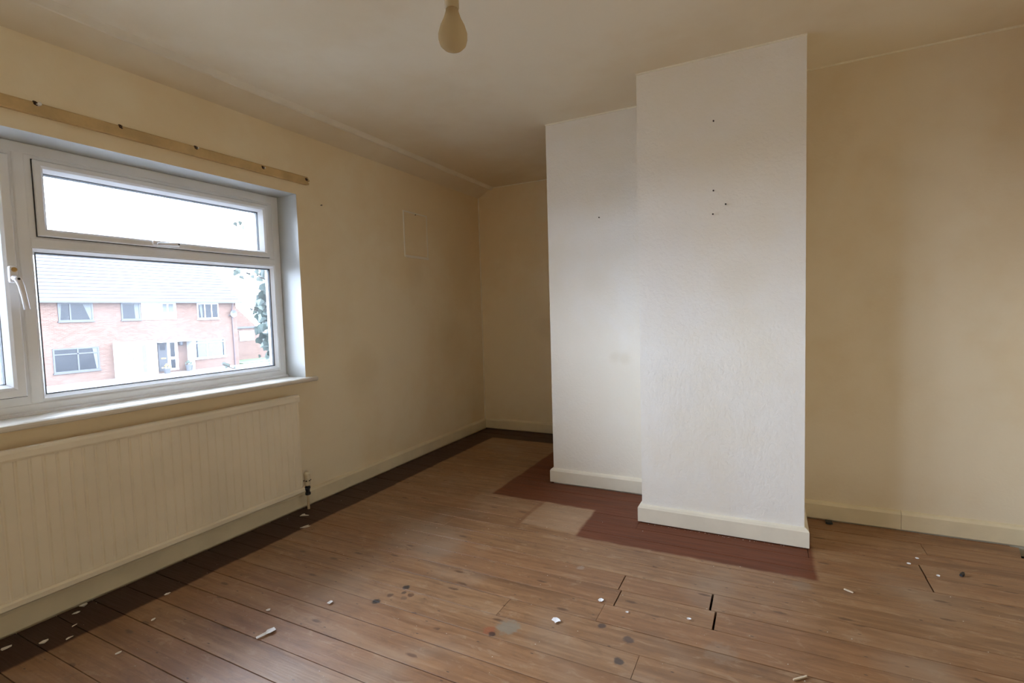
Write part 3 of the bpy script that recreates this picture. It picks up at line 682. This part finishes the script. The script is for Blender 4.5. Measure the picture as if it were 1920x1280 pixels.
pot(HX + .75, hy(10.98), .24, .34, 'yellow flowering pot plant in front of the dark front door opposite', M['yellow'])
pot(HX + .55, hy(11.84), .22, .42, 'grey plant pot with green plant beside the porch opposite', M['ivy_pale'])
# neighbouring brick wing with a sloping top, farther right
wing = empty('brick_outhouse', (-41, 31.5, GZ)); tag(wing, 'low red brick outhouse with sloping top beyond the end of the terrace', 'house')
bm = bmesh.new(); prism(bm, [(28.25, GZ - .1), (37, GZ - .1), (37, .42), (32.0, .42), (29.9, 2.35), (28.25, 2.35)], 0, -44, -41.0); obj('brick_wall', bm, M['brick'], wing)
obj('fascia', bx(-41.0, -40.85, 29.85, 37.1, .36, .52), M['gutter'], wing)
f = obj('window_frame', ring(bmesh.new(), 30.1, 31.6, -.80, .12, [(0, -41.02), (0, -40.94), (.10, -40.94), (.10, -41.02)], True), M['house_white'], wing)
obj('pane', bx(-40.99, -40.97, 30.15, 31.55, -.75, .07), M['house_white'], f)

# ------------------------------------------------------------------ ivy on the outer wall beside the window
ivy = empty('ivy', (-.33, 2.34, .80)); tag(ivy, 'climbing ivy with dark green leaves on the outer wall right of the window', 'ivy')
bm = bmesh.new()
stems = [[(-.36, 2.34, -.6), (-.37, 2.33, .4), (-.36, 2.31, .9), (-.39, 2.33, 1.2), (-.37, 2.30, 1.5), (-.40, 2.33, 1.85)],
         [(-.40, 2.38, -.6), (-.38, 2.36, .5), (-.42, 2.34, 1.0), (-.40, 2.37, 1.4), (-.42, 2.36, 1.7)],
         [(-.38, 2.31, 1.42), (-.42, 2.22, 1.47), (-.46, 2.13, 1.485), (-.47, 2.09, 1.50)],
         [(-.38, 2.31, 1.20), (-.42, 2.25, 1.22), (-.45, 2.19, 1.25)],
         [(-.38, 2.31, .86), (-.44, 2.16, .85), (-.47, 2.06, .865), (-.48, 2.0, .90)],
         [(-.44, 2.16, .85), (-.46, 2.09, .82), (-.48, 2.04, .80)]]
for s_ in stems: tube(bm, s_, .0035, 6)
obj('stem', bm, M['stem'], ivy)
def leaf_mesh(name, mat):
    out = [(0, -.5), (.30, -.42), (.52, -.12), (.34, .05), (.24, .30), (0, .62), (-.24, .30), (-.34, .05), (-.52, -.12), (-.30, -.42)]
    bm = bmesh.new(); v = [bm.verts.new((x, y, -.10 * abs(x) - .06 * y * y)) for x, y in out]; c = bm.verts.new((0, -.05, .03))
    for i in range(10): bm.faces.new((v[i], v[(i + 1) % 10], c))
    me = bpy.data.meshes.new(name); bm.to_mesh(me); bm.free(); me.materials.append(mat); return me
LM = [leaf_mesh('ivy_leaf', M['ivy']), leaf_mesh('young_ivy_leaf', M['ivy_pale'])]
q = random.Random(11); base = Vector(ivy.location)
def leaf(pos, s, mi=0, face=None):
    o = bpy.data.objects.new('leaf', LM[mi]); COL.objects.link(o); o.parent = ivy
    n_ = Vector(face or (q.uniform(.2, 1), q.uniform(-1.1, .1), q.uniform(-.3, .7))).normalized()
    rot = n_.to_track_quat('Z', 'Y').to_matrix().to_4x4() @ Matrix.Rotation(q.uniform(-1, 1) + math.pi, 4, 'Z')
    o.matrix_local = Matrix.Translation(Vector(pos) - base) @ rot @ Matrix.Scale(s, 4)
for i in range(268):
    z = q.uniform(.76, 1.60); wv = .028 * math.sin(z * 9) + .012 * math.sin(z * 23)
    x = -.36 - q.uniform(0, .12); y = 2.262 + wv + .20 * q.random() ** 1.15 + (x + .45) * -.30
    leaf((x, y, z), q.uniform(.045, .072), 1 if q.random() < .22 else 0)
for p_ in [(-.44, 2.19, 1.475), (-.43, 2.21, 1.455), (-.46, 2.13, 1.49), (-.465, 2.115, 1.475), (-.47, 2.09, 1.505), (-.42, 2.235, 1.485), (-.41, 2.245, 1.44), (-.455, 2.15, 1.45)]: leaf(p_, q.uniform(.028, .05), 1)
for p_ in [(-.43, 2.235, 1.222), (-.45, 2.20, 1.24), (-.44, 2.215, 1.225)]: leaf(p_, .022, 1)
leaf((-.42, 2.245, 1.115), .062, 0, (1, -.8, .2))
for p_ in [(-.47, 2.07, .868), (-.48, 2.03, .885), (-.48, 2.01, .898), (-.47, 2.05, .85), (-.42, 2.22, .93), (-.42, 2.21, .88)]: leaf(p_, q.uniform(.022, .034), 1)
for p_ in [(-.47, 2.14, 1.79), (-.46, 2.165, 1.80), (-.47, 2.12, 1.765), (-.46, 2.18, 1.775)]: leaf(p_, .030, 1)

# ------------------------------------------------------------------ daylight portal: guides sampling of the sky through the window, gives off no light itself
L = bpy.data.lights.new('window_portal', 'AREA'); L.shape = 'RECTANGLE'; L.size = WZ1 - WZ0; L.size_y = WY1 - WY0; L.cycles.is_portal = True
lo = bpy.data.objects.new('window_portal', L); COL.objects.link(lo)
lo.location = (-.30, (WY0 + WY1) / 2, (WZ0 + WZ1) / 2); lo.rotation_euler = (0, -math.pi / 2, 0)
